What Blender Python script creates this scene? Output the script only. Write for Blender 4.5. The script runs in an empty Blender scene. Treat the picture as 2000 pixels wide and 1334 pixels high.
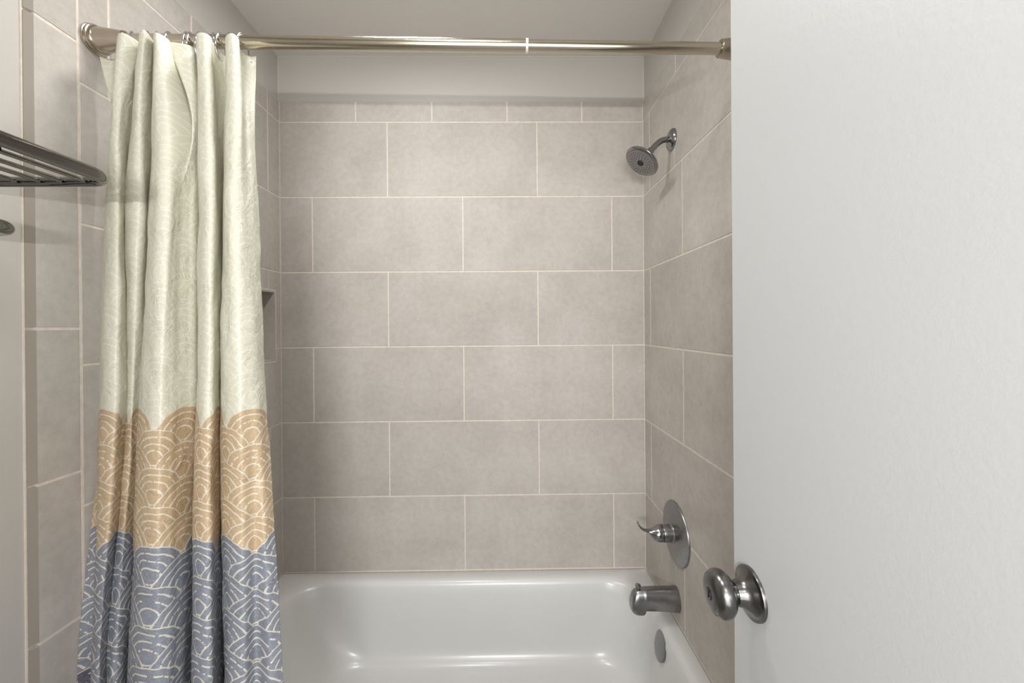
import bpy, bmesh, math, random
from mathutils import Vector, Matrix, noise
random.seed(7)
scene = bpy.context.scene
col = scene.collection
PI = math.pi

# ------------------------------------------------------------------ dimensions (metres)
W = 1.4963          # tub alcove width, tile face to tile face
ROW0 = 2.230        # top joint of the big tiles
P = 0.308           # tile pitch (12 inch tile plus joint)
G = 0.0052          # grout joint
TRIM_TOP = 2.3165
CEIL = 2.503
RIM = 0.378
FRONT = -1.84       # inner face of the wall with the doorway
ROD_Y = -0.730

# ------------------------------------------------------------------ helpers
def srgb(r, g, b):
    f = lambda c: (c/255/12.92 if c/255 <= .04045 else ((c/255+.055)/1.055)**2.4)
    return (f(r), f(g), f(b), 1.0)

def link(name, me, mat=None, parent=None, smooth=False, mats=None):
    o = bpy.data.objects.new(name, me)
    col.objects.link(o)
    for m in (mats or ([mat] if mat else [])):
        me.materials.append(m)
    if smooth:
        for p in me.polygons: p.use_smooth = True
    if parent: o.parent = parent
    return o

def mesh_from(name, verts, faces, mat=None, parent=None, smooth=False, mats=None):
    me = bpy.data.meshes.new(name)
    me.from_pydata([tuple(v) for v in verts], [], faces)
    me.update()
    return link(name, me, mat, parent, smooth, mats)

def empty(name, label, cat, loc=(0, 0, 0), group=None):
    o = bpy.data.objects.new(name, None)
    o.empty_display_size = .02
    col.objects.link(o)
    o.location = loc
    tag(o, label, cat, group)
    return o

def tag(o, label=None, cat=None, group=None, kind=None):
    if label: o['label'] = label
    if cat: o['category'] = cat
    if group: o['group'] = group
    if kind: o['kind'] = kind
    return o

def auto_smooth(o, ang=35):
    me = o.data
    bm = bmesh.new(); bm.from_mesh(me)
    lim = math.radians(ang)
    for e in bm.edges:
        if len(e.link_faces) == 2:
            e.smooth = e.calc_face_angle(0) < lim
        for f in e.link_faces: f.smooth = True
    bm.to_mesh(me); bm.free()
    return o

class MB:
    """collects shapes that end up as ONE mesh"""
    def __init__(s): s.v = []; s.f = []; s.m = []
    def add(s, verts, faces, mi=0):
        o = len(s.v)
        s.v += [Vector(v) for v in verts]
        for f in faces:
            s.f.append([i+o for i in f]); s.m.append(mi)
        return s
    def box(s, lo, hi, mi=0):
        (a, b, c), (d, e, f) = lo, hi
        vs = [(a,b,c),(d,b,c),(d,e,c),(a,e,c),(a,b,f),(d,b,f),(d,e,f),(a,e,f)]
        return s.add(vs, [(0,3,2,1),(4,5,6,7),(0,1,5,4),(1,2,6,5),(2,3,7,6),(3,0,4,7)], mi)
    def loft(s, rings, cap0=True, cap1=True, mi=0, closed=False):
        n = len(rings[0]); vs = [p for r in rings for p in r]; fs = []
        m = len(rings)
        for i in range(m if closed else m-1):
            j = (i+1) % m
            for k in range(n):
                l = (k+1) % n
                fs.append((i*n+k, i*n+l, j*n+l, j*n+k))
        if not closed:
            if cap0: fs.append(tuple(range(n))[::-1])
            if cap1: fs.append(tuple((m-1)*n+k for k in range(n)))
        return s.add(vs, fs, mi)
    def lathe(s, prof, origin, axis, seg=48, mi=0, cap0=True, cap1=True, scale=(1, 1)):
        ax = Vector(axis).normalized(); org = Vector(origin)
        up = Vector((0, 0, 1)) if abs(ax.z) < .9 else Vector((0, 1, 0))
        e1 = up.cross(ax).normalized(); e2 = ax.cross(e1)
        rings = []
        for r, h in prof:
            rings.append([org + ax*h + (e1*math.cos(2*PI*k/seg)*scale[0] + e2*math.sin(2*PI*k/seg)*scale[1])*max(r, 1e-5) for k in range(seg)])
        return s.loft(rings, cap0, cap1, mi)
    def tube(s, pts, rad, seg=16, closed=False, mi=0, up=(0, 0, 1)):
        """sweep; rad is a number, a list of numbers or of (width, height) pairs"""
        pts = [Vector(p) for p in pts]; n = len(pts); rings = []
        nrm = None
        for i, p in enumerate(pts):
            if closed: t = pts[(i+1) % n] - pts[i-1]
            else: t = pts[min(i+1, n-1)] - pts[max(i-1, 0)]
            t.normalize()
            u = Vector(up)
            if abs(u.dot(t)) > .95: u = nrm if nrm is not None else Vector((1, 0, 0))
            a = u.cross(t).normalized(); b = t.cross(a).normalized(); nrm = b
            r = rad[i] if isinstance(rad, list) else rad
            ra, rb = r if isinstance(r, tuple) else (r, r)
            rings.append([p + a*math.cos(2*PI*k/seg)*ra + b*math.sin(2*PI*k/seg)*rb for k in range(seg)])
        return s.loft(rings, mi=mi, closed=closed)
    def build(s, name, mat=None, parent=None, smooth=None, mats=None):
        o = mesh_from(name, s.v, s.f, mat, parent, False, mats)
        for p, mi in zip(o.data.polygons, s.m): p.material_index = mi
        bm = bmesh.new(); bm.from_mesh(o.data)
        bmesh.ops.recalc_face_normals(bm, faces=bm.faces)
        bm.to_mesh(o.data); bm.free()
        if smooth: auto_smooth(o, smooth)
        return o

def bez(p0, p1, p2, p3, n):
    p0, p1, p2, p3 = map(Vector, (p0, p1, p2, p3)); out = []
    for i in range(n+1):
        t = i/n; u = 1-t
        out.append(p0*u**3 + p1*3*u*u*t + p2*3*u*t*t + p3*t**3)
    return out

def cat(pts, sub):
    """Catmull-Rom through tuples of any length"""
    out = []; n = len(pts)
    for i in range(n-1):
        a, b, c, d = pts[max(i-1, 0)], pts[i], pts[i+1], pts[min(i+2, n-1)]
        for k in range(sub):
            t = k/sub
            out.append(tuple(.5*((2*q)+(-p+r)*t+(2*p-5*q+4*r-s)*t*t+(-p+3*q-3*r+s)*t**3) for p, q, r, s in zip(a, b, c, d)))
    out.append(tuple(pts[-1]))
    return out

# ------------------------------------------------------------------ materials
class NT:
    def __init__(s, name):
        s.mat = bpy.data.materials.new(name); s.mat.use_nodes = True
        s.t = s.mat.node_tree; s.n = s.t.nodes; s.l = s.t.links
        s.b = s.n['Principled BSDF']; s.out = s.n['Material Output']
    def node(s, kind, **kw):
        n = s.n.new(kind)
        for k, v in kw.items(): setattr(n, k, v)
        return n
    def put(s, sock, v):
        if hasattr(v, 'is_linked') or isinstance(v, bpy.types.NodeSocket): s.l.new(v, sock)
        else: sock.default_value = v
    def m(s, op, a, b=0.0, c=0.0, clamp=False):
        n = s.node('ShaderNodeMath', operation=op, use_clamp=clamp)
        s.put(n.inputs[0], a); s.put(n.inputs[1], b); s.put(n.inputs[2], c)
        return n.outputs[0]
    def mixc(s, f, a, b):
        n = s.node('ShaderNodeMix', data_type='RGBA')
        s.put(n.inputs[0], f); s.put(n.inputs[6], a); s.put(n.inputs[7], b)
        return n.outputs[2]
    def mixf(s, f, a, b):
        n = s.node('ShaderNodeMix', data_type='FLOAT')
        s.put(n.inputs[0], f); s.put(n.inputs[2], a); s.put(n.inputs[3], b)
        return n.outputs[0]
    def noise(s, scale, detail=3, rough=.5, vec=None, dist=0.0):
        n = s.node('ShaderNodeTexNoise')
        n.inputs['Scale'].default_value = scale; n.inputs['Detail'].default_value = detail
        n.inputs['Roughness'].default_value = rough; n.inputs['Distortion'].default_value = dist
        if vec is not None: s.l.new(vec, n.inputs['Vector'])
        return n
    def ramp(s, f, stops):
        n = s.node('ShaderNodeValToRGB')
        while len(n.color_ramp.elements) < len(stops): n.color_ramp.elements.new(.5)
        for e, (p, c) in zip(n.color_ramp.elements, stops): e.position = p; e.color = c
        s.l.new(f, n.inputs[0]); return n.outputs[0]
    def coord(s, k='Object'): return s.node('ShaderNodeTexCoord').outputs[k]
    def bump(s, h, strength, dist, prev=None):
        n = s.node('ShaderNodeBump'); n.inputs['Strength'].default_value = strength; n.inputs['Distance'].default_value = dist
        s.l.new(h, n.inputs['Height'])
        if prev is not None: s.l.new(prev, n.inputs['Normal'])
        return n.outputs[0]
    def set(s, **kw):
        for k, v in kw.items(): s.put(s.b.inputs[k.replace('_', ' ')], v)
        return s

def mat_paint(name, c, rough=.55, bump=.15, scale=220):
    t = NT(name); co = t.coord()
    nz = t.noise(scale, 3, .6, co); big = t.noise(3, 3, .5, co)
    t.set(Base_Color=t.mixc(t.m('MULTIPLY', big.outputs[0], .5), srgb(*c), srgb(*[max(0, x-7) for x in c])), Roughness=rough)
    t.set(Normal=t.bump(nz.outputs[0], bump, .002))
    return t.mat

def mat_tile():
    t = NT('stone_look_tile'); co = t.coord()
    at = t.node('ShaderNodeAttribute', attribute_name='tile_tone')
    a = t.noise(4.5, 6, .62, co); b = t.noise(45, 5, .65, co); c = t.noise(420, 2, .5, co)
    base = t.ramp(a.outputs[0], [(.28, srgb(178, 172, 165)), (.5, srgb(188, 182, 175)), (.74, srgb(196, 191, 185))])
    f2 = t.ramp(b.outputs[0], [(.35, (.90, .90, .90, 1)), (.6, (1.0, 1.0, 1.0, 1))])
    f3 = t.ramp(c.outputs[0], [(.30, (.89, .89, .88, 1)), (.45, (1, 1, 1, 1))])
    def mul(x, y):
        n = t.node('ShaderNodeMix', data_type='RGBA', blend_type='MULTIPLY'); n.inputs[0].default_value = 1
        t.l.new(x, n.inputs[6]); t.l.new(y, n.inputs[7]); return n.outputs[2]
    k = mul(mul(base, f2), f3)
    hs = t.node('ShaderNodeHueSaturation'); t.l.new(k, hs.inputs['Color']); t.l.new(at.outputs['Fac'], hs.inputs['Value'])
    t.set(Base_Color=hs.outputs[0], Roughness=t.mixf(b.outputs[0], .52, .68))
    t.b.inputs['Specular IOR Level'].default_value = .12
    t.set(Normal=t.bump(b.outputs[0], .06, .002))
    return t.mat

def mat_grout():
    t = NT('pale_grout'); co = t.coord(); n = t.noise(60, 4, .6, co)
    t.set(Base_Color=t.ramp(n.outputs[0], [(.3, srgb(206, 196, 184)), (.7, srgb(222, 213, 202))]), Roughness=.9)
    t.set(Normal=t.bump(t.noise(700, 2, .5, co).outputs[0], .3, .001))
    return t.mat

def mat_metal(name, c, rough, brushed=False, aniso_scale=(1, 1, 60)):
    t = NT(name); co = t.coord()
    mp = t.node('ShaderNodeMapping'); mp.inputs['Scale'].default_value = aniso_scale if brushed else (1, 1, 1)
    t.l.new(co, mp.inputs[0])
    n = t.noise(40 if brushed else 25, 4, .6, mp.outputs[0])
    t.set(Base_Color=srgb(*c), Metallic=1.0, Roughness=t.mixf(n.outputs[0], rough*.75, rough*1.3))
    if brushed: t.set(Normal=t.bump(n.outputs[0], .04, .0005))
    return t.mat

def mat_plain(name, c, rough=.4, **kw):
    t = NT(name); t.set(Base_Color=srgb(*c), Roughness=rough)
    for k, v in kw.items(): t.b.inputs[k].default_value = v
    return t.mat

def mat_enamel():
    t = NT('white_enamel'); co = t.coord()
    n = t.noise(5, 3, .5, co)
    t.set(Base_Color=t.mixc(n.outputs[0], srgb(211, 211, 209), srgb(205, 205, 203)), Roughness=t.mixf(t.noise(30, 4, .6, co).outputs[0], .24, .36))
    t.b.inputs['Coat Weight'].default_value = .25; t.b.inputs['Coat Roughness'].default_value = .14
    t.set(Normal=t.bump(t.noise(9, 2, .5, co).outputs[0], .05, .004))
    return t.mat

U_OFF = 0.03
def mat_curtain():
    """printed satin: overlapping wave scallops, cream above, then tan, slate and plum bands"""
    t = NT('printed_wave_satin'); m = t.m
    uv = t.node('ShaderNodeUVMap', uv_map='cloth').outputs[0]
    wob = t.noise(38, 2, .5, uv); wob2 = t.noise(34, 2, .5, uv); wob2.noise_dimensions = '4D'; wob2.inputs['W'].default_value = 5
    sx = t.node('ShaderNodeSeparateXYZ'); t.l.new(uv, sx.inputs[0])
    u = m('ADD', m('ADD', sx.outputs[0], U_OFF), m('MULTIPLY', m('SUBTRACT', wob.outputs[0], .5), .009))
    v = m('ADD', m('SUBTRACT', sx.outputs[1], .036), m('MULTIPLY', m('SUBTRACT', wob2.outputs[0], .5), .008))
    R, h = .056, .0375
    k0 = m('CEIL', m('DIVIDE', m('SUBTRACT', v, R), h))
    rs, ks, ds = [], [], []
    for i in range(4):
        k = m('ADD', k0, float(i)); ks.append(k)
        dv = m('SUBTRACT', v, m('MULTIPLY', k, h))
        odd = m('FLOORED_MODULO', k, 2.0)
        x = m('ADD', m('SUBTRACT', u, m('MULTIPLY', odd, R)), R)
        du = m('SUBTRACT', m('FLOORED_MODULO', x, 2*R), R)
        ds.append(m('ARCTAN2', dv, du))
        rs.append(m('SQRT', m('ADD', m('MULTIPLY', du, du), m('MULTIPLY', dv, dv))))
    r, kk, an = rs[3], ks[3], ds[3]
    for i in (2, 1, 0):
        inside = m('LESS_THAN', rs[i], R)
        r = t.mixf(inside, r, rs[i]); kk = t.mixf(inside, kk, ks[i]); an = t.mixf(inside, an, ds[i])
    q = m('DIVIDE', r, R)
    thick = m('ADD', .016, m('MULTIPLY', wob2.outputs[0], .022))
    line = m('MULTIPLY', m('GREATER_THAN', q, m('SUBTRACT', 1.0, m('MULTIPLY', thick, 1.5))), .98)
    # dashed inner arcs, like brush strokes
    cb = t.node('ShaderNodeCombineXYZ'); t.l.new(m('MULTIPLY', an, 2.2), cb.inputs[0]); t.l.new(kk, cb.inputs[1]); t.l.new(m('ROUND', m('MULTIPLY', q, 4.0)), cb.inputs[2])
    dash = m('GREATER_THAN', t.noise(1.7, 1, .5, cb.outputs[0]).outputs[0], .39)
    for qc in (.755, .51, .27):
        d = m('ABSOLUTE', m('SUBTRACT', q, qc))
        line = m('MAXIMUM', line, m('MULTIPLY', m('LESS_THAN', d, thick), dash))
    edge = m('LESS_THAN', q, 3.0)
    # bands by scallop row
    tan = m('LESS_THAN', kk, K_TAN - .5); slate = m('LESS_THAN', kk, K_SLATE - .5); plum = m('LESS_THAN', kk, K_PLUM - .5)
    fine = t.noise(14, 3, .5, uv)
    cream = t.mixc(fine.outputs[0], srgb(223, 221, 202), srgb(214, 212, 194))
    tanc = t.mixc(fine.outputs[0], srgb(202, 178, 144), srgb(191, 167, 134))
    slc = t.mixc(fine.outputs[0], srgb(145, 150, 161), srgb(131, 137, 150))
    plc = t.mixc(fine.outputs[0], srgb(98, 96, 112), srgb(86, 84, 102))
    base = t.mixc(plum, t.mixc(slate, t.mixc(tan, cream, tanc), slc), plc)
    linec = t.mixc(tan, srgb(236, 236, 228), srgb(226, 220, 204))
    lw = m('MULTIPLY', line, t.mixf(tan, .48, .9))
    colr = t.mixc(lw, base, linec)
    # jacquard squiggles and soft crumple in the weave
    sq = t.noise(95, 2, .55, uv, 1.6)
    sqv = m('ABSOLUTE', m('SUBTRACT', sq.outputs[0], .5))
    sql = m('LESS_THAN', sqv, .012)
    colr = t.mixc(m('MULTIPLY', sql, .22), colr, srgb(233, 231, 222))
    cr = t.noise(22, 4, .6, uv, .8)
    nb = t.bump(cr.outputs[0], .6, .008)
    nb = t.bump(m('MULTIPLY', sqv, -1.0), .32, .005, nb)
    nb = t.bump(line, .10, .001, nb)
    t.set(Base_Color=colr, Roughness=.35, Normal=nb)
    t.b.inputs['Sheen Weight'].default_value = .0; t.b.inputs['Sheen Roughness'].default_value = .4
    t.b.inputs['Specular IOR Level'].default_value = .55
    tr = t.node('ShaderNodeBsdfTranslucent'); t.l.new(colr, tr.inputs[0])
    mx = t.node('ShaderNodeMixShader'); mx.inputs[0].default_value = .16
    t.l.new(t.b.outputs[0], mx.inputs[1]); t.l.new(tr.outputs[0], mx.inputs[2]); t.l.new(mx.outputs[0], t.out.inputs[0])
    return t.mat

K_TAN, K_SLATE, K_PLUM = 31, 24, 16
M_TILE = mat_tile(); M_GROUT = mat_grout(); M_EDGE = None
M_WALL = mat_paint('greige_wall_paint', (189, 185, 179))
M_CEIL = mat_paint('ceiling_paint', (206, 202, 196), .7, .1)
M_DOOR = mat_paint('white_door_paint', (182, 183, 183), .40, .10, 150)
M_FLOOR = mat_paint('grey_floor_tile', (150, 145, 138), .5)
M_EDGE = mat_paint('dark_tile_edge', (146, 138, 128), .7)  # darker tone on the outer chamfer of the border tiles
M_CHROME = mat_metal('worn_chrome', (152, 152, 154), .15)
M_DARKCHROME = mat_metal('satin_chrome', (147, 147, 148), .28)
M_NICKEL = mat_metal('satin_nickel', (118, 117, 116), .24, True, (60, 1, 1))
M_BELL = mat_metal('dulled_nickel', (182, 172, 158), .22, True, (1, 30, 30))
M_ROD = mat_metal('warm_brushed_nickel', (200, 192, 175), .17, True, (1, 30, 30))
M_RING = mat_metal('bright_chrome', (215, 215, 218), .08)
M_SHELF = mat_metal('polished_steel', (118, 117, 114), .11)
M_BLACK = mat_plain('black_rubber', (22, 22, 22), .5)
M_NOZZLE = mat_plain('grey_rubber', (70, 70, 70), .6)
M_COLLAR = mat_plain('white_plastic', (225, 222, 215), .4)
M_ENAMEL = mat_enamel()
M_CURTAIN = mat_curtain()
M_CLEAR = mat_plain('milky_vinyl', (226, 224, 220), .35)
# ------------------------------------------------------------------ setting: tiled walls
def sub_rect(r, h):
    a0, a1, b0, b1 = r; x0, x1, y0, y1 = h
    if a1 <= x0 or a0 >= x1 or b1 <= y0 or b0 >= y1: return [r]
    out = []
    if b0 < y0: out.append((a0, a1, b0, y0))
    if b1 > y1: out.append((a0, a1, y1, b1))
    lo, hi = max(b0, y0), min(b1, y1)
    if a0 < x0: out.append((a0, x0, lo, hi))
    if a1 > x1: out.append((x1, a1, lo, hi))
    return out

def tile_piece(mb, to3, r, bev=(.0012,)*4, tone=1.0, tones=None, depth=.008, edge=None):
    a0, a1, b0, b1 = r
    if a1-a0 < .002 or b1-b0 < .002: return
    l, rr, bo, tp = bev
    def pt(a, b, d): return to3(a, b, d)
    front = [(a0+l, b0+bo), (a1-rr, b0+bo), (a1-rr, b1-tp), (a0+l, b1-tp)]
    full = [(a0, b0), (a1, b0), (a1, b1), (a0, b1)]
    drops = [max(l, bo), max(rr, bo), max(rr, tp), max(l, tp)]
    big = max(drops)
    v = [pt(a, b, 0) for a, b in front]
    v += [pt(a, b, -min(dr, .006)) for (a, b), dr in zip(full, drops)]
    v += [pt(a, b, -depth) for a, b in full]
    n0 = len(mb.f)
    mb.add(v, [(0,1,2,3), (4,5,1,0), (5,6,2,1), (6,7,3,2), (7,4,0,3), (8,9,5,4), (9,10,6,5), (10,11,7,6), (11,8,4,7)], 0)
    if edge is not None: mb.m[n0+edge] = 3; mb.m[n0+edge+4] = 3
    tones += [tone]*(len(mb.f)-n0)

def finish_wall(name, mb, tones):
    o = mb.build(name, mats=[M_TILE, M_GROUT, M_WALL, M_EDGE])
    at = o.data.attributes.new('tile_tone', 'FLOAT', 'FACE')
    for i, p in enumerate(o.data.polygons):
        at.data[i].value = tones[i] if i < len(tones) else 1.0
    return tag(o, kind='structure')

def rnd_tone(): return random.uniform(.965, 1.03)

def courses(mb, tones, to3, a_lo, a_hi, joint0, joint1, hole=None, cuts=None):
    """rows of running-bond tiles between a_lo and a_hi; joint0/joint1 = joint positions of even/odd rows"""
    k = 0
    while True:
        zt = ROW0 - k*P; zb = zt - P
        if zt < .02: break
        zb = max(zb, 0.0)
        j = joint0 if k % 2 == 0 else joint1
        xs = [j + i*2*P for i in range(-6, 7)]
        xs = [a_lo] + [x for x in xs if a_lo+.012 < x < a_hi-.012] + [a_hi]
        for i in range(len(xs)-1):
            r = (xs[i]+G/2, xs[i+1]-G/2, zb+G/2, zt-G/2)
            tone = rnd_tone()
            pcs = [r]
            if hole: pcs = sub_rect(r, hole)
            if cuts:
                c_a, c_z = cuts   # a vertical cut line running down from a pipe hole
                if r[0] < c_a < r[1] and r[2] < c_z < r[3]:
                    pcs = [(r[0], r[1], c_z, r[3]), (r[0], c_a-.0025, r[2], c_z), (c_a+.0025, r[1], r[2], c_z)]
            for q in pcs:
                tile_piece(mb, to3, q, (.0012,)*4 if len(pcs) == 1 else (0, 0, 0, 0), tone, tones)
        k += 1

def slab(mb, to3, r, d0, d1, mi):
    a0, a1, b0, b1 = r
    v = [to3(a, b, d) for d in (d0, d1) for a, b in ((a0,b0),(a1,b0),(a1,b1),(a0,b1))]
    mb.add(v, [(0,1,2,3), (7,6,5,4), (0,4,5,1), (1,5,6,2), (2,6,7,3), (3,7,4,0)], mi)

GD = -.0012   # grout face sits this far behind the tile face
# back wall: a = X, plane Y = 0, depth grows towards +Y
mb = MB(); tones = []
to3 = lambda a, b, d: (a, -d, b)
courses(mb, tones, to3, 0, W, 0.440, 0.440-P)
for x0, x1 in zip([0, .3109, .6234, .9332, 1.2423], [.3109, .6234, .9332, 1.2423, W]):
    tile_piece(mb, to3, (x0+G/2, x1-G/2, ROW0+G/2, TRIM_TOP), (.001, .001, .001, .005), rnd_tone(), tones)
slab(mb, to3, (-.12, W+.12, 0, TRIM_TOP-.003), GD, -.12, 1)
slab(mb, to3, (-.12, W+.12, TRIM_TOP-.003, CEIL), -.006, -.12, 2)
finish_wall('wall_back', mb, tones)

# left wall: a = Y, plane X = 0, depth grows towards -X
mb = MB(); tones = []
to3 = lambda a, b, d: (d, a, b)
EDGE, FIELD = -.8565, -.7630
NICHE = (-.345, -.038, 1.2545, 1.5335)
courses(mb, tones, to3, FIELD, 0, -.0793, -.0793-P, hole=NICHE)
for y0, y1 in ((FIELD, -.4504), (-.4504, -.0795), (-.0795, 0)):
    tile_piece(mb, to3, (y0+G/2, y1-G/2, ROW0+G/2, TRIM_TOP), (.001, .001, .001, .005), rnd_tone(), tones)
zj = [TRIM_TOP, 2.007, 1.6962, 1.3853, 1.0762, .7625, .4510, .140, 0]
for z1, z0 in zip(zj, zj[1:]):
    tile_piece(mb, to3, (EDGE, FIELD-G/2, z0+G/2, z1-G/2), (.0125, .0012, .0012, .0012), rnd_tone(), tones, .0105, 4)
for r in sub_rect((EDGE+.014, 0, 0, TRIM_TOP-.003), NICHE): slab(mb, to3, r, GD, -.12, 1)
slab(mb, to3, (EDGE+.002, EDGE+.014, 0, TRIM_TOP-.003), -.0088, -.12, 1)
slab(mb, to3, (EDGE+.002, .012, TRIM_TOP-.003, CEIL), -.006, -.12, 2)
slab(mb, to3, (FRONT-.12, EDGE+.002, 0, CEIL), -.010, -.12, 2)
slab(mb, to3, NICHE, -.095, -.12, 1)
# tile lining of the niche
n0, n1, m0, m1 = NICHE; T = .006
n_before = len(mb.f)
mb.box((-.094, n0, m0), (-.088, n1, m1), 0)
mb.box((-.088, n1-T, m0), (-.0005, n1, m1), 0); mb.box((-.088, n0, m0), (-.0005, n0+T, m1), 0)
mb.box((-.088, n0+T, m1-T), (-.0005, n1-T, m1), 0); mb.box((-.088, n0+T, m0), (-.0005, n1-T, m0+T), 0)
# pale grout bead round the mouth of the niche
for lo, hi in (((-.002, n0-.005, m0-.005), (.0004, n0, m1+.005)), ((-.002, n1, m0-.005), (.0004, n1+.005, m1+.005)),
               ((-.002, n0, m1), (.0004, n1, m1+.005)), ((-.002, n0, m0-.005), (.0004, n1, m0))):
    mb.box(lo, hi, 1)
# caulk bead against the painted wall
mb.box((-.0105, EDGE-.0025, 0), (-.0075, EDGE+.001, CEIL), 1)
finish_wall('wall_left', mb, tones)

# right wall: a = Y, plane X = W, depth grows towards +X
mb = MB(); tones = []
to3 = lambda a, b, d: (W-d, a, b)
courses(mb, tones, to3, -.86, 0, -.0735, -.3622, cuts=(-.3035, 2.0185))
for y0, y1 in ((-.86, -.622), (-.622, -.3171), (-.3171, 0)):
    tile_piece(mb, to3, (y0+G/2, y1-G/2, ROW0+G/2, TRIM_TOP), (.001, .001, .001, .005), rnd_tone(), tones)
slab(mb, to3, (-.86, 0, 0, TRIM_TOP-.003), GD, -.12, 1)
slab(mb, to3, (-.86, .012, TRIM_TOP-.003, CEIL), -.006, -.12, 2)
slab(mb, to3, (FRONT-.12, -.86, 0, CEIL), -.010, -.12, 2)
finish_wall('wall_right', mb, tones)

# doorway wall behind the viewpoint, floor, ceiling
DX = 1.2697
mb = MB()
mb.box((-.01, FRONT-.12, 0), (.50, FRONT, CEIL)); mb.box((DX+.045, FRONT-.12, 0), (W+.01, FRONT, CEIL)); mb.box((.50, FRONT-.12, 2.06), (DX+.045, FRONT, CEIL))
tag(mb.build('wall_front', M_WALL), kind='structure')
mb = MB(); mb.box((-.13, FRONT-1.4, -.1), (W+.13, .12, 0)); tag(mb.build('floor', M_FLOOR), kind='structure')
mb = MB(); mb.box((-.13, FRONT-1.4, CEIL), (W+.13, .12, CEIL+.1)); tag(mb.build('ceiling', M_CEIL), kind='structure')
# hallway outside the doorway
mb = MB(); mb.box((-.13, FRONT-1.5, 0), (W+.13, FRONT-1.4, CEIL)); tag(mb.build('wall_hall', M_WALL), kind='structure')

# ------------------------------------------------------------------ door with its knob
mb = MB()
DE, DH = -1.0375, -1.80      # free edge, hinge edge (Y)
def rrect_yz(y0, y1, z0, z1, x): return [(x, y0, z0), (x, y1, z0), (x, y1, z1), (x, y0, z1)]
b = .0025
mb.loft([rrect_yz(DH+b, DE-b, .012+b, 2.04-b, DX), rrect_yz(DH, DE, .012, 2.04, DX+b), rrect_yz(DH, DE, .012, 2.04, DX+.035-b), rrect_yz(DH+b, DE-b, .012+b, 2.04-b, DX+.035)])
door = mb.build('door_1', M_DOOR); tag(door, kind='structure')
KC = Vector((DX, -1.0829, 1.0045))
def K(name, prof, mat, parent, sc=(1, 1), ang=30):
    m_ = MB(); m_.lathe(prof, KC, (-1, 0, 0), 64, scale=sc); return m_.build(name, mat, parent, ang)
knob = K('door_knob', [(.0125, .012), (.0125, .0275), (.0135, .0285), (.0150, .0298), (.0205, .0312), (.0265, .0345), (.0302, .0390), (.0314, .0435), (.0310, .0480), (.0295, .0520),
                       (.0272, .0550), (.0258, .0562), (.0255, .0558), (.0240, .0572), (.0195, .0592), (.0130, .0602), (.0085, .0604), (0, .0604)], M_NICKEL, door)
K('rose', [(.0352, -.001), (.0352, .0030), (.0346, .0042), (.0336, .0046), (.0318, .0048), (.0290, .0062), (.0240, .0092), (.0195, .0135), (.0172, .0190), (.0163, .0235), (.0158, .0250), (.0150, .0255), (0, .0255)], M_NICKEL, knob)
m_ = MB(); m_.lathe([(.0082, .0598), (.0082, .0606), (.0078, .0607), (0, .0607)], KC, (-1, 0, 0), 32); m_.build('lock_collar', M_BLACK, knob, 30)
m_ = MB(); m_.lathe([(.0066, .0606), (.0066, .0611), (.0060, .0614), (0, .0614)], KC, (-1, 0, 0), 32)
m_.box((KC.x-.0630, KC.y-.0011, KC.z-.0050), (KC.x-.0612, KC.y+.0011, KC.z+.0050)); m_.build('lock_button', M_NICKEL, knob, 30)
m_ = MB(); m_.box((DX+.006, DE-.001, KC.z-.028), (DX+.029, DE+.0006, KC.z+.028)); m_.build('latch_plate', M_NICKEL, door)

# ------------------------------------------------------------------ bathtub
def rrect(x0, x1, y0, y1, z, r, n=14, zfun=None):
    r = min(r, (x1-x0)/2-.001, (y1-y0)/2-.001); out = []
    for cx, cy, a0 in ((x1-r, y1-r, 0), (x0+r, y1-r, PI/2), (x0+r, y0+r, PI), (x1-r, y0+r, 1.5*PI)):
        for i in range(n+1):
            a = a0 + PI/2*i/n
            out.append(Vector((cx+r*math.cos(a), cy+r*math.sin(a), z)))
    return out
tub = empty('bathtub', 'white enamel bathtub in the tiled alcove behind the shower curtain', 'bathtub', (W/2, -.37, 0))
inv = Matrix.Translation(-Vector(tub.location))
def tub_part(o): o.data.transform(inv); return o
TF = -.742
e = .0015
rings = [rrect(e, W-e, TF, -e, .0, .003), rrect(e, W-e, TF, -e, RIM-.016, .003), rrect(e, W-e, TF+.002, -e, RIM-.006, .003), rrect(e, W-e, TF+.006, -e, RIM-.001, .003),
         rrect(.003, W-.003, TF+.012, -.003, RIM, .006),
         rrect(.045, W-.034, TF+.05, -.040, RIM+.0005, .09), rrect(.058, W-.040, TF+.062, -.050, RIM-.001, .115),
         rrect(.066, W-.046, TF+.070, -.057, RIM-.004, .130), rrect(.073, W-.052, TF+.077, -.063, RIM-.010, .140), rrect(.079, W-.056, TF+.082, -.067, RIM-.019, .150),
         rrect(.090, W-.060, TF+.087, -.071, RIM-.05, .155), rrect(.120, W-.066, TF+.094, -.078, .250, .165), rrect(.165, W-.072, TF+.100, -.086, .180, .165),
         rrect(.200, W-.079, TF+.108, -.093, .140, .165), rrect(.225, W-.088, TF+.118, -.102, .115, .160), rrect(.250, W-.102, TF+.132, -.116, .097, .155),
         rrect(.275, W-.122, TF+.150, -.134, .087, .145), rrect(.310, W-.150, TF+.178, -.160, .082, .130), rrect(.45, W-.25, TF+.25, -.24, .079, .09), rrect(.68, .9, -.40, -.34, .078, .02)]
mb = MB(); mb.loft(rings)
basin = tub_part(mb.build('basin', M_ENAMEL, tub)); auto_smooth(basin, 50)
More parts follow.
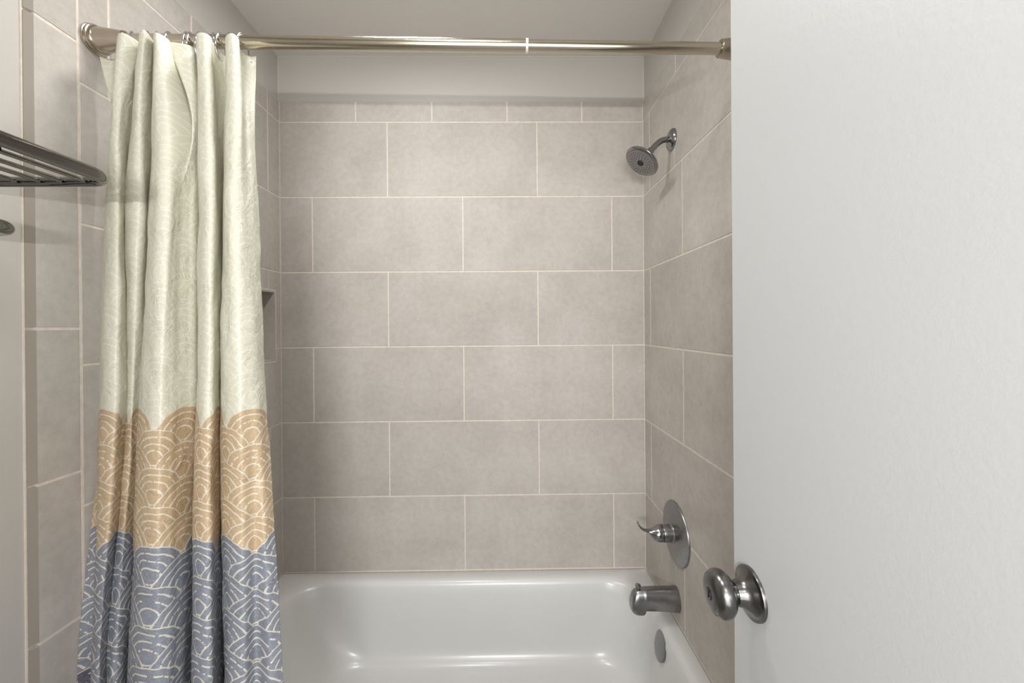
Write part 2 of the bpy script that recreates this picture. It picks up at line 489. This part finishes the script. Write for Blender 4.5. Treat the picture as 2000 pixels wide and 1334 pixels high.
# overflow plate on the inner end wall
OC = Vector((W-.0595, -.3185, .3135)); OA = Vector((-1, 0, .24)).normalized()
mb = MB(); mb.lathe([(.040, -.006), (.0415, .003), (.0405, .0055), (.036, .0078), (.022, .0095), (0, .0100)], OC, OA, 48, scale=(1.0, 1.18))
op = tub_part(mb.build('overflow_plate', M_DARKCHROME, tub, 35))
mb = MB(); mb.lathe([(.0042, .009), (.0042, .0112), (.003, .0118), (0, .0118)], OC+Vector((0, 0, -.021))+Vector((.0008, 0, 0)), OA, 20); s_ = tub_part(mb.build('screw', M_BLACK, op, 30))
# thin paint-caulk beads in the upper corners of the alcove
mb = MB()
for lo, hi in (((-.006, .0025, TRIM_TOP), (-.0025, .006, CEIL)), ((W+.0025, .0025, TRIM_TOP), (W+.006, .006, CEIL)), ((-.006, .0035, CEIL-.0022), (W+.006, .006, CEIL)),
               ((-.006, -.74, CEIL-.003), (-.003, .006, CEIL)), ((W+.003, -.74, CEIL-.003), (W+.006, .006, CEIL))):
    mb.box(lo, hi)
tag(mb.build('trim_1', mat_plain('pale_caulk', (204, 198, 189), .6)), kind='structure')

# ------------------------------------------------------------------ shower head
FL = Vector((W, -.2889, 2.0185))
sh = empty('showerhead', 'round chrome shower head on a bent arm, high on the right tiled wall', 'showerhead', FL)
def local(o, root): o.data.transform(Matrix.Translation(-root.location)); return o
mb = MB(); mb.lathe([(.0365, -.003), (.0365, .003), (.0345, .007), (.028, .0115), (.018, .0145), (.0125, .0155), (.0100, .0157), (.0095, .010)], FL, (-1, 0, 0), 48)
local(mb.build('wall_flange', M_CHROME, sh, 35), sh)
hd = Vector((-.617, -.123, -.770)).normalized()      # where the face points
BALL = Vector((1.4180, -.2930, 1.9765))
pts = bez(FL+Vector((-.002, 0, 0)), FL+Vector((-.040, -.001, .004)), BALL-Vector((-.030, 0, -.032)), BALL, 18)
mb = MB(); mb.tube(pts, .0098, 24); local(mb.build('arm', M_CHROME, sh, 40), sh)
ax2 = Vector((-.66, -.10, -.74)).normalized()
mb = MB(); mb.lathe([(.0098, -.006), (.0125, -.005), (.0128, .010), (.0118, .011), (.0132, .012), (.0132, .018), (.0105, .020), (.0105, .024), (.006, .027), (0, .027)], BALL, ax2, 32)
local(mb.build('swivel_nut', M_CHROME, sh, 30), sh)
HC = BALL + ax2*.024                              # back of the head
mb = MB(); mb.lathe([(.010, -.002), (.0155, 0), (.0175, .004), (.022, .0075), (.036, .0110), (.049, .0140), (.0575, .0172), (.0610, .0212), (.0612, .0240), (.0590, .0272), (.0550, .0288), (.0530, .0282), (.052, .027), (0, .027)], HC, hd, 64)
local(mb.build('head_shell', M_CHROME, sh, 35), sh)
mb = MB(); mb.lathe([(.0525, .0262), (.0520, .0284), (.044, .0300), (.020, .0312), (.0115, .0314), (0, .0310)], HC, hd, 64)
fp = local(mb.build('spray_face', M_DARKCHROME, sh, 30), sh)
e1 = hd.cross(Vector((0, 0, 1))).normalized(); e2 = hd.cross(e1)
mb = MB()
for rr, n in ((.0185, 10), (.0265, 16), (.0345, 22), (.0425, 26)):
    for i in range(n):
        a = 2*PI*(i + (.5 if n % 4 else 0))/n
        c = HC + hd*(.0314-.0013*(rr/.044)**2) + (e1*math.cos(a)+e2*math.sin(a))*rr
        mb.lathe([(.0016, -.002), (.0015, .0010), (.0008, .0013), (0, .0013)], c, hd, 8)
tag(local(mb.build('nozzle', M_NOZZLE, fp, 30), sh), kind='stuff')
mb = MB(); mb.lathe([(.0112, .030), (.0112, .0328), (.0100, .0342), (.0035, .0345), (0, .0340)], HC, hd, 32)
local(mb.build('hub', M_BLACK, fp, 30), sh)

# ------------------------------------------------------------------ shower valve
VC = Vector((W, -.3014, .6808))
sv = empty('shower_valve', 'chrome shower valve with round plate and curved lever above the tub spout', 'shower valve', VC)
mb = MB(); mb.lathe([(.1035, -.003), (.1035, .0025), (.1015, .0055), (.085, .0105), (.060, .0150), (.040, .0172), (.034, .0176), (0, .0176)], VC, (-1, 0, 0), 72)
local(mb.build('escutcheon', M_DARKCHROME, sv, 35), sv)
mb = MB(); mb.lathe([(.0330, .014), (.0300, .0215), (.0285, .023), (.0283, .0480), (.0278, .0490), (.0262, .0492), (.0262, .0515), (0, .0515)], VC, (-1, 0, 0), 48)
local(mb.build('sleeve', M_DARKCHROME, sv, 30), sv)
mb = MB(); mb.lathe([(.0268, .0488), (.0268, .0513), (0, .0513)], VC, (-1, 0, 0), 40); local(mb.build('gap_ring', M_BLACK, sv, 30), sv)
# lever: a bell that pulls out into a thin up-curled blade
spec = [(.0510, 0, .0272, .0272), (.0530, 0, .0282, .0282), (.0620, .0000, .0278, .0276), (.0700, .0008, .0258, .0248), (.0775, .0022, .0220, .0204), (.0840, .0044, .0172, .0150), (.0900, .0068, .0130, .0098),
        (.0960, .0088, .0104, .0066), (.1030, .0102, .0092, .0048), (.1100, .0120, .0092, .0040), (.1170, .0158, .0098, .0037), (.1230, .0212, .0102, .0035), (.1275, .0276, .0098, .0033), (.1305, .0345, .0080, .0029), (.1318, .0400, .0050, .0022), (.1322, .0422, .0015, .001)]
rings = []
for i, (hx, hz, wy, wz) in enumerate(spec):
    a = spec[max(i-1, 0)]; c = spec[min(i+1, len(spec)-1)]
    tx, tz = c[0]-a[0], c[1]-a[1]; L_ = math.hypot(tx, tz); tx, tz = tx/L_, tz/L_
    rings.append([VC + Vector((-hx + tz*math.sin(t)*wz, math.cos(t)*wy, hz + tx*math.sin(t)*wz)) for t in [2*PI*k/40 for k in range(40)]])
mb = MB(); mb.loft(rings); local(mb.build('lever_handle', M_CHROME, sv, 50), sv)

# ------------------------------------------------------------------ tub spout
SC = Vector((W, -.3022, .4590))
sp = empty('tub_spout', 'chrome tub spout with pull-up diverter on the right wall above the tub rim', 'tub spout', SC)
def sec(x, zt, zb, wy, y0=0, sq=2.6):
    n = 40; out = []; cz, hz = (zt+zb)/2, (zt-zb)/2
    for k in range(n):
        t = 2*PI*k/n; c, s_ = math.cos(t), math.sin(t)
        c = math.copysign(abs(c)**(2/sq), c); s_ = math.copysign(abs(s_)**(2/sq), s_)
        # flat top, tapered sides
        out.append(SC + Vector((-x, wy*c*(1-.12*max(0, s_)), cz+hz*s_)))
    return out
secs = [(-.003, .0405, -.0440, .0345, 2.1), (.004, .0410, -.0420, .0350, 2.1), (.020, .0400, -.0400, .0330, 2.2), (.050, .0395, -.0375, .0300, 2.4), (.085, .0385, -.0355, .0275, 2.6), (.108, .0380, -.0345, .0268, 2.7),
        (.1105, .0378, -.0345, .0268, 2.7), (.1145, .0376, -.0470, .0266, 2.7), (.120, .0370, -.0505, .0262, 2.6), (.134, .0352, -.0500, .0256, 2.6), (.144, .0310, -.0470, .0246, 2.7), (.1500, .0225, -.0425, .0235, 2.8), (.1545, .0100, -.0375, .0222, 2.8), (.1568, .0010, -.0335, .0205, 2.7), (.1572, -.0040, -.0290, .0160, 2.5), (.1573, -.0110, -.0220, .006, 2)]
mb = MB(); mb.loft([sec(x, a, b_, w, sq=q) for x, a, b_, w, q in secs])
local(mb.build('spout_body', M_DARKCHROME, sp, 38), sp)
mb = MB(); mb.lathe([(.0046, -.012), (.0046, .0065), (.0060, .0075), (.0088, .0105), (.0098, .0135), (.0090, .0170), (.0055, .0195), (0, .0200)], SC+Vector((-.133, -.002, .033)), (0, 0, 1), 28)
local(mb.build('diverter_knob', M_CHROME, sp, 35), sp)

# ------------------------------------------------------------------ curtain rod
rod = empty('curtain_rod', 'warm brushed nickel tension rod spanning the tub alcove below the ceiling', 'curtain rod', (0, ROD_Y, 2.030))
ZL, ZR = 2.0362, 2.0180
def rz(x): return ZL + (ZR-ZL)*x/W
def rp(x): return Vector((x, ROD_Y, rz(x)))
dirx = (rp(W)-rp(0)).normalized()
JX = .977
mb = MB(); mb.lathe([(.0142, 0), (.0142, (JX-.05)), (.0136, (JX-.05)), (.010, (JX-.05))], rp(.05), dirx, 40); local(mb.build('outer_tube', M_ROD, rod, 30), rod)
mb = MB(); mb.lathe([(.0128, 0), (.0128, W-.05-JX+.03)], rp(JX-.03), dirx, 40); local(mb.build('inner_tube', M_ROD, rod, 30), rod)
mb = MB(); mb.lathe([(.0126, -.002), (.0147, -.002), (.0149, 0), (.0147, .0035), (.0126, .0035)], rp(JX), dirx, 40); local(mb.build('collar', M_COLLAR, rod, 30), rod)
bell = [(.0345, .0005), (.0372, .0015), (.0378, .0035), (.0372, .0060), (.0352, .0066), (.0352, .0085), (.0362, .0100), (.0356, .0125), (.0332, .0132), (.0330, .0150), (.0338, .0160), (.0326, .0185), (.0305, .0200),
        (.0288, .0300), (.0270, .0430), (.0250, .0560), (.0234, .0660), (.0224, .0720), (.0224, .0745), (.0212, .0760), (.0150, .0762)]
for x, d in ((0, dirx), (W, -dirx)):
    mb = MB(); mb.lathe([(r_*.84, h_) for r_, h_ in bell[:-1]]+[bell[-1]], rp(x), d, 56); local(mb.build('end_flange', M_BELL, rod, 28), rod)

# ------------------------------------------------------------------ shower curtain
LEVELS = [
    (2.0084, [(0.0160, -0.7330), (0.0378, -0.7170), (0.1138, -0.789), (0.1313, -0.759), (0.1121, -0.719), (0.1536, -0.787), (0.1745, -0.797), (0.1634, -0.764), (0.1439, -0.729), (0.1755, -0.779), (0.1925, -0.791), (0.2007, -0.769), (0.1816, -0.719), (0.19, -0.759), (0.2105, -0.761), (0.2343, -0.749), (0.2274, -0.709), (0.2666, -0.779), (0.2888, -0.791), (0.2981, -0.779), (0.2849, -0.749), (0.292, -0.719), (0.325, -0.774), (0.3485, -0.789), (0.3535, -0.774), (0.3345, -0.739), (0.3398, -0.719), (0.3561, -0.719)]),
    (1.8453, [(0.035, -0.7197), (0.0552, -0.7427), (0.0822, -0.7737), (0.1007, -0.7714), (0.0887, -0.7277), (0.114, -0.7599), (0.144, -0.7829), (0.1509, -0.7714), (0.1323, -0.7277), (0.164, -0.7714), (0.1948, -0.7967), (0.2188, -0.7898), (0.2291, -0.7369), (0.2385, -0.7576), (0.2416, -0.753), (0.2415, -0.7427), (0.239, -0.7197), (0.2636, -0.7714), (0.2958, -0.7967), (0.3093, -0.7875), (0.2962, -0.7541), (0.2936, -0.7197), (0.3228, -0.7714), (0.3544, -0.7967), (0.3693, -0.7887), (0.356, -0.7599), (0.3597, -0.7484), (0.3638, -0.7369)]),
    (1.6518, [(0.0233, -0.7294), (0.0448, -0.7532), (0.0845, -0.7854), (0.1092, -0.7854), (0.0728, -0.7224), (0.0985, -0.7616), (0.14, -0.7896), (0.1555, -0.7784), (0.1259, -0.7224), (0.1667, -0.7812), (0.2099, -0.8134), (0.2314, -0.8092), (0.2309, -0.7896), (0.2303, -0.7756), (0.2334, -0.7616), (0.2369, -0.7476), (0.2317, -0.7154), (0.2652, -0.7784), (0.3026, -0.8092), (0.3195, -0.8036), (0.3041, -0.7644), (0.2878, -0.7154), (0.3218, -0.7784), (0.3552, -0.8064), (0.3717, -0.7994), (0.3741, -0.7784), (0.3766, -0.7616), (0.3765, -0.7434)]),
    (1.2095, [(0.0206, -0.7354), (0.0327, -0.7606), (0.0748, -0.7914), (0.103, -0.7886), (0.0743, -0.7284), (0.0873, -0.7564), (0.1098, -0.7662), (0.1101, -0.7522), (0.1108, -0.7256), (0.1441, -0.7844), (0.1929, -0.8194), (0.2237, -0.8264), (0.232, -0.8082), (0.2317, -0.7886), (0.2332, -0.769), (0.2366, -0.7494), (0.2322, -0.7214), (0.2584, -0.7774), (0.295, -0.8082), (0.3119, -0.8054), (0.2991, -0.7704), (0.2825, -0.7186), (0.3024, -0.7704), (0.3425, -0.8054), (0.3762, -0.8194), (0.3914, -0.8026), (0.3992, -0.7844), (0.3964, -0.7564)]),
    (0.6642, [(0.0067, -0.7814), (0.0348, -0.7646), (0.0669, -0.8122), (0.1028, -0.829), (0.0615, -0.7604), (0.0802, -0.7954), (0.1106, -0.8122), (0.1172, -0.7996), (0.1018, -0.7562), (0.1428, -0.8164), (0.1977, -0.8584), (0.2428, -0.8724), (0.2598, -0.8584), (0.2597, -0.8346), (0.2567, -0.8122), (0.2468, -0.7814), (0.2448, -0.7506), (0.2691, -0.8094), (0.3131, -0.8444), (0.3361, -0.8402), (0.3178, -0.7954), (0.3026, -0.7464), (0.3244, -0.7926), (0.3607, -0.8262), (0.3952, -0.8346), (0.402, -0.8066), (0.4392, -0.8262), (0.4565, -0.8094)]),
]
top_z = LEVELS[0][0]
HEM = .13
# extend downwards to the hem
zc, zd = LEVELS[3][0], LEVELS[4][0]
ext = []
for (x0, y0), (x1, y1) in zip(LEVELS[3][1], LEVELS[4][1]):
    k = (zd-HEM)/(zc-zd)*.35
    ext.append((max(x1+(x1-x0)*k, .010), y1+(y1-y0)*k*.5))
LEVELS.append((HEM, ext))
SUB = 12
curves = [(z, cat(c, SUB)) for z, c in LEVELS]
NS = len(curves[0][1])
# distance along the cloth, measured on the middle levels
us = [0.0]
for i in range(1, NS):
    d = 0
    for L_ in (2, 3):
        a, b_ = curves[L_][1][i-1], curves[L_][1][i]; d += math.hypot(b_[0]-a[0], b_[1]-a[1])/2
    us.append(us[-1]+d)
def at_z(i, z):
    zs = [c[0] for c in curves]
    for j in range(len(zs)-1):
        if z >= zs[j+1] or j == len(zs)-2:
            t = (zs[j]-z)/(zs[j]-zs[j+1])
            p0, p1, p2, p3 = curves[max(j-1, 0)], curves[j], curves[j+1], curves[min(j+2, len(zs)-1)]
            out = []
            for q in (0, 1):
                h = zs[j]-zs[j+1]
                m1 = (p2[1][i][q]-p0[1][i][q])/max(p0[0]-p2[0], 1e-6)*h if j > 0 else (p2[1][i][q]-p1[1][i][q])
                m2 = (p3[1][i][q]-p1[1][i][q])/max(p1[0]-p3[0], 1e-6)*h if j+2 < len(zs) else (p2[1][i][q]-p1[1][i][q])
                t2, t3 = t*t, t*t*t
                out.append((2*t3-3*t2+1)*p1[1][i][q] + (t3-2*t2+t)*m1 + (-2*t3+3*t2)*p2[1][i][q] + (t3-t2)*m2)
            return out
NZ = 230
verts, uvs = [], []
for r_ in range(NZ+1):
    f_ = r_/NZ; z = top_z + (HEM-top_z)*(f_**1.12)
    row = [at_z(i, z) for i in range(NS)]
    for i in range(NS):
        a, b_ = row[max(i-1, 0)], row[min(i+1, NS-1)]
        tx, ty = b_[0]-a[0], b_[1]-a[1]; L_ = math.hypot(tx, ty) or 1
        nx, ny = ty/L_, -tx/L_
        s_ = us[i]
        n1 = noise.noise(Vector((s_*16, z*9, 1.3)))*.0028 + noise.noise(Vector((s_*45, z*26, 7.1)))*.0011
        wav = math.sin(z*5.2+s_*9)*.0016
        fade = min(1, (top_z-z)/.05+.25)
        drop = .011*max(0, 1-us[i]/.045)*max(0, 1-(top_z-z)/.10)
        verts.append((max(row[i][0]+nx*n1*fade+wav*fade, .004), row[i][1]+ny*n1*fade, z-drop)); uvs.append((s_, z))
faces = []
for r_ in range(NZ):
    for i in range(NS-1):
        a = r_*NS+i; faces.append((a, a+NS, a+NS+1, a+1))
curt = mesh_from('shower_curtain', verts, faces, M_CURTAIN, None, True)
ul = curt.data.uv_layers.new(name='cloth')
for lp in curt.data.loops: ul.data[lp.index].uv = uvs[lp.vertex_index]
md = curt.modifiers.new('thickness', 'SOLIDIFY'); md.thickness = .0007
tag(curt, 'cream shower curtain with tan and slate blue wave bands, bunched at the left', 'shower curtain')

# stitched round patch with its eyelet at the free end of the top hem
ei = curves[0][1][int(26.45*SUB)]
mb = MB(); EP = Vector((ei[0], ei[1]-.0034, top_z-.018))
mb.lathe([(.0046, -.0008), (.0046, .0008), (.0052, .0013), (.0068, .0013), (.0074, .0008), (.0074, -.0008)], EP, (0, -1, 0), 28, cap0=False, cap1=False)
mb.build('eyelet', M_CLEAR, curt, 40)

# ------------------------------------------------------------------ curtain rings
RX = [.070, .0861, .1217, .1413, .170, .2092, .2175, .2390, .2669, .2842, .3026, .3328]
def curve_pt(i): return curves[0][1][i]
ring_lab = ['chrome curtain ring nearest the left rod flange', 'second chrome curtain ring from the left rod flange', 'third chrome curtain ring from the left rod flange', 'fourth chrome curtain ring from the left rod flange',
            'chrome curtain ring alone on the rod left of the close pair', 'left ring of the close pair of chrome curtain rings', 'right ring of the close pair of chrome curtain rings', 'chrome curtain ring behind the tall fold, just right of the close pair',
            'fourth chrome curtain ring from the right end of the curtain', 'third chrome curtain ring from the right end of the curtain', 'second chrome curtain ring from the right end of the curtain', 'chrome curtain ring at the right edge of the curtain, standing free on the rod']
proto = None
for i, x in enumerate(RX):
    yaw = [.55, .5, .35, .6, .12, .22, .25, .1, .65, .1, .45, -.12][i]
    if proto is None:
        pts = []
        for k in range(40):
            t = 2*PI*k/40
            pts.append((0, math.sin(t)*.0190*(1-.15*math.cos(t)), math.cos(t)*.0310-.0130))
        m_ = MB(); m_.tube(pts, .0024, 12, closed=True, up=(1, 0, 0))
        o = m_.build('curtain_ring', M_RING, None, 50); proto = o
    else:
        o = proto.copy(); col.objects.link(o)
    o.location = (x, ROD_Y, rz(x)); o.rotation_euler = (0, 0, yaw)
    tag(o, ring_lab[i], 'curtain ring', 'chrome rings on the curtain rod')

# ------------------------------------------------------------------ towel shelf
ts = empty('towel_shelf', 'polished steel towel shelf with parallel rods on the left painted wall', 'towel shelf', (-.010, -1.25, 1.632))
XF, YF, YN, SZ = .2695, -.9595, -1.50, 1.6320
def corner_path(xf, yf, xn, yn, r, z, n=14):
    pts = [(xf, yn + (yf-r-yn)*i/10, z) for i in range(10)]
    for i in range(n+1):
        a = PI/2*i/n
        pts.append((xf-r+r*math.cos(a), yf-r+r*math.sin(a), z))
    pts += [(xf-r+(xn-xf+r)*i/8, yf, z) for i in range(1, 9)]
    return pts
path = corner_path(XF, YF, .004, YN, .038, SZ)
prof = [((.0075, .0105) if i < 12 else ((.0065, .0085) if i > 22 else (.0075-.001*(i-12)/10, .0105-.002*(i-12)/10))) for i in range(len(path))]
mb = MB(); mb.tube(path, prof, 20); local(mb.build('frame_rail', M_SHELF, ts, 50), ts)
for x in (.037, .075, .1133, .1516, .1874, .2258):
    mb = MB(); mb.tube([(x, YN, SZ-.001), (x, -1.3, SZ-.001), (x, YF-.013, SZ-.001), (x, YF-.0095, SZ-.002), (x, YF-.0075, SZ-.005)], [.0036, .0036, .0036, .0030, .0012], 12)
    local(mb.build('rod', M_SHELF, ts, 50), ts)
mb = MB(); mb.tube([(.25, YN, SZ), (.004, YN, SZ)], .0065, 16); local(mb.build('end_rail', M_SHELF, ts, 50), ts)
path = corner_path(.098, YF+.004, -.004, YN, .030, 1.5535)
mb = MB(); mb.tube(path, (.0115), 20); local(mb.build('towel_bar', M_SHELF, ts, 50), ts)
for y in (-1.10, -1.42):
    mb = MB()
    mb.lathe([(.022, 0), (.022, .004), (.016, .008), (.008, .010), (.006, .014)], (-.010, y, 1.619), (1, 0, 0), 28)
    mb.tube([(-.004, y, 1.619), (.10, y, 1.621), (.250, y, SZ-.006)], .005, 14)
    local(mb.build('bracket', M_SHELF, ts, 40), ts)

# ------------------------------------------------------------------ lights
def area(name, loc, rot, sx, sy, power, colr=(1, .95, .88), shape='RECTANGLE'):
    d = bpy.data.lights.new(name, 'AREA'); d.shape = shape; d.size = sx; d.size_y = sy; d.energy = power; d.color = colr
    o = bpy.data.objects.new(name, d); col.objects.link(o); o.location = loc; o.rotation_euler = rot; return o
def bulb(name, loc, rad, power, colr=(1, .95, .88)):
    d = bpy.data.lights.new(name, 'POINT'); d.shadow_soft_size = rad; d.energy = power; d.color = colr
    o = bpy.data.objects.new(name, d); col.objects.link(o); o.location = loc; return o
area('ceiling_lamp', (.62, -.70, CEIL-.02), (0, 0, 0), .24, .24, 8.0, (1, .99, .975), 'DISK')
area('vanity_bar', (.80, -2.30, 1.40), (PI/2, 0, 0), .4, .02, 18.0, (1, 1, 1))
area('hall_fill', (.75, FRONT-1.2, 1.35), (PI/2, 0, 0), 1.5, 2.0, 34.0, (1, 1, 1))  # added soft frontal fill behind the camera, no real source there
area('hall_top_fill', (.8, FRONT-.7, CEIL-.03), (0, 0, 0), .5, .5, 9.0, (1, .99, .975))  # added overhead fill for the doorway side, not a known fixture
area('room_fill', (.75, -1.35, CEIL-.03), (0, 0, 0), .30, .30, 6.0, (1, .99, .975), 'DISK')  # unseen fill under the ceiling, added to flatten the contrast
w = bpy.data.worlds.new('world'); scene.world = w; w.use_nodes = True
w.node_tree.nodes['Background'].inputs[0].default_value = (.9, .92, 1, 1); w.node_tree.nodes['Background'].inputs[1].default_value = .3

# ------------------------------------------------------------------ camera
cd = bpy.data.cameras.new('camera'); cam = bpy.data.objects.new('camera', cd); col.objects.link(cam)
cd.sensor_width = 36; cd.lens = 13.932; cd.shift_y = -.01272; cd.clip_start = .02
r = ((0.999899, -0.012189, -0.007243), (0.012176, 0.999924, -0.0019), (0.007266, 0.001812, 0.999972))
mw = Matrix(((r[0][0], r[2][0], -r[1][0], .9279), (r[0][1], r[2][1], -r[1][1], -1.6366), (r[0][2], r[2][2], -r[1][2], 1.3806), (0, 0, 0, 1)))
cam.matrix_world = mw
scene.camera = cam
scene.view_settings.view_transform = 'Standard'; scene.view_settings.look = 'None'
scene.view_settings.gamma = 1; scene.view_settings.use_curve_mapping = False
scene.view_settings.exposure = -0.02
scene.cycles.max_bounces = 10; scene.cycles.diffuse_bounces = 6
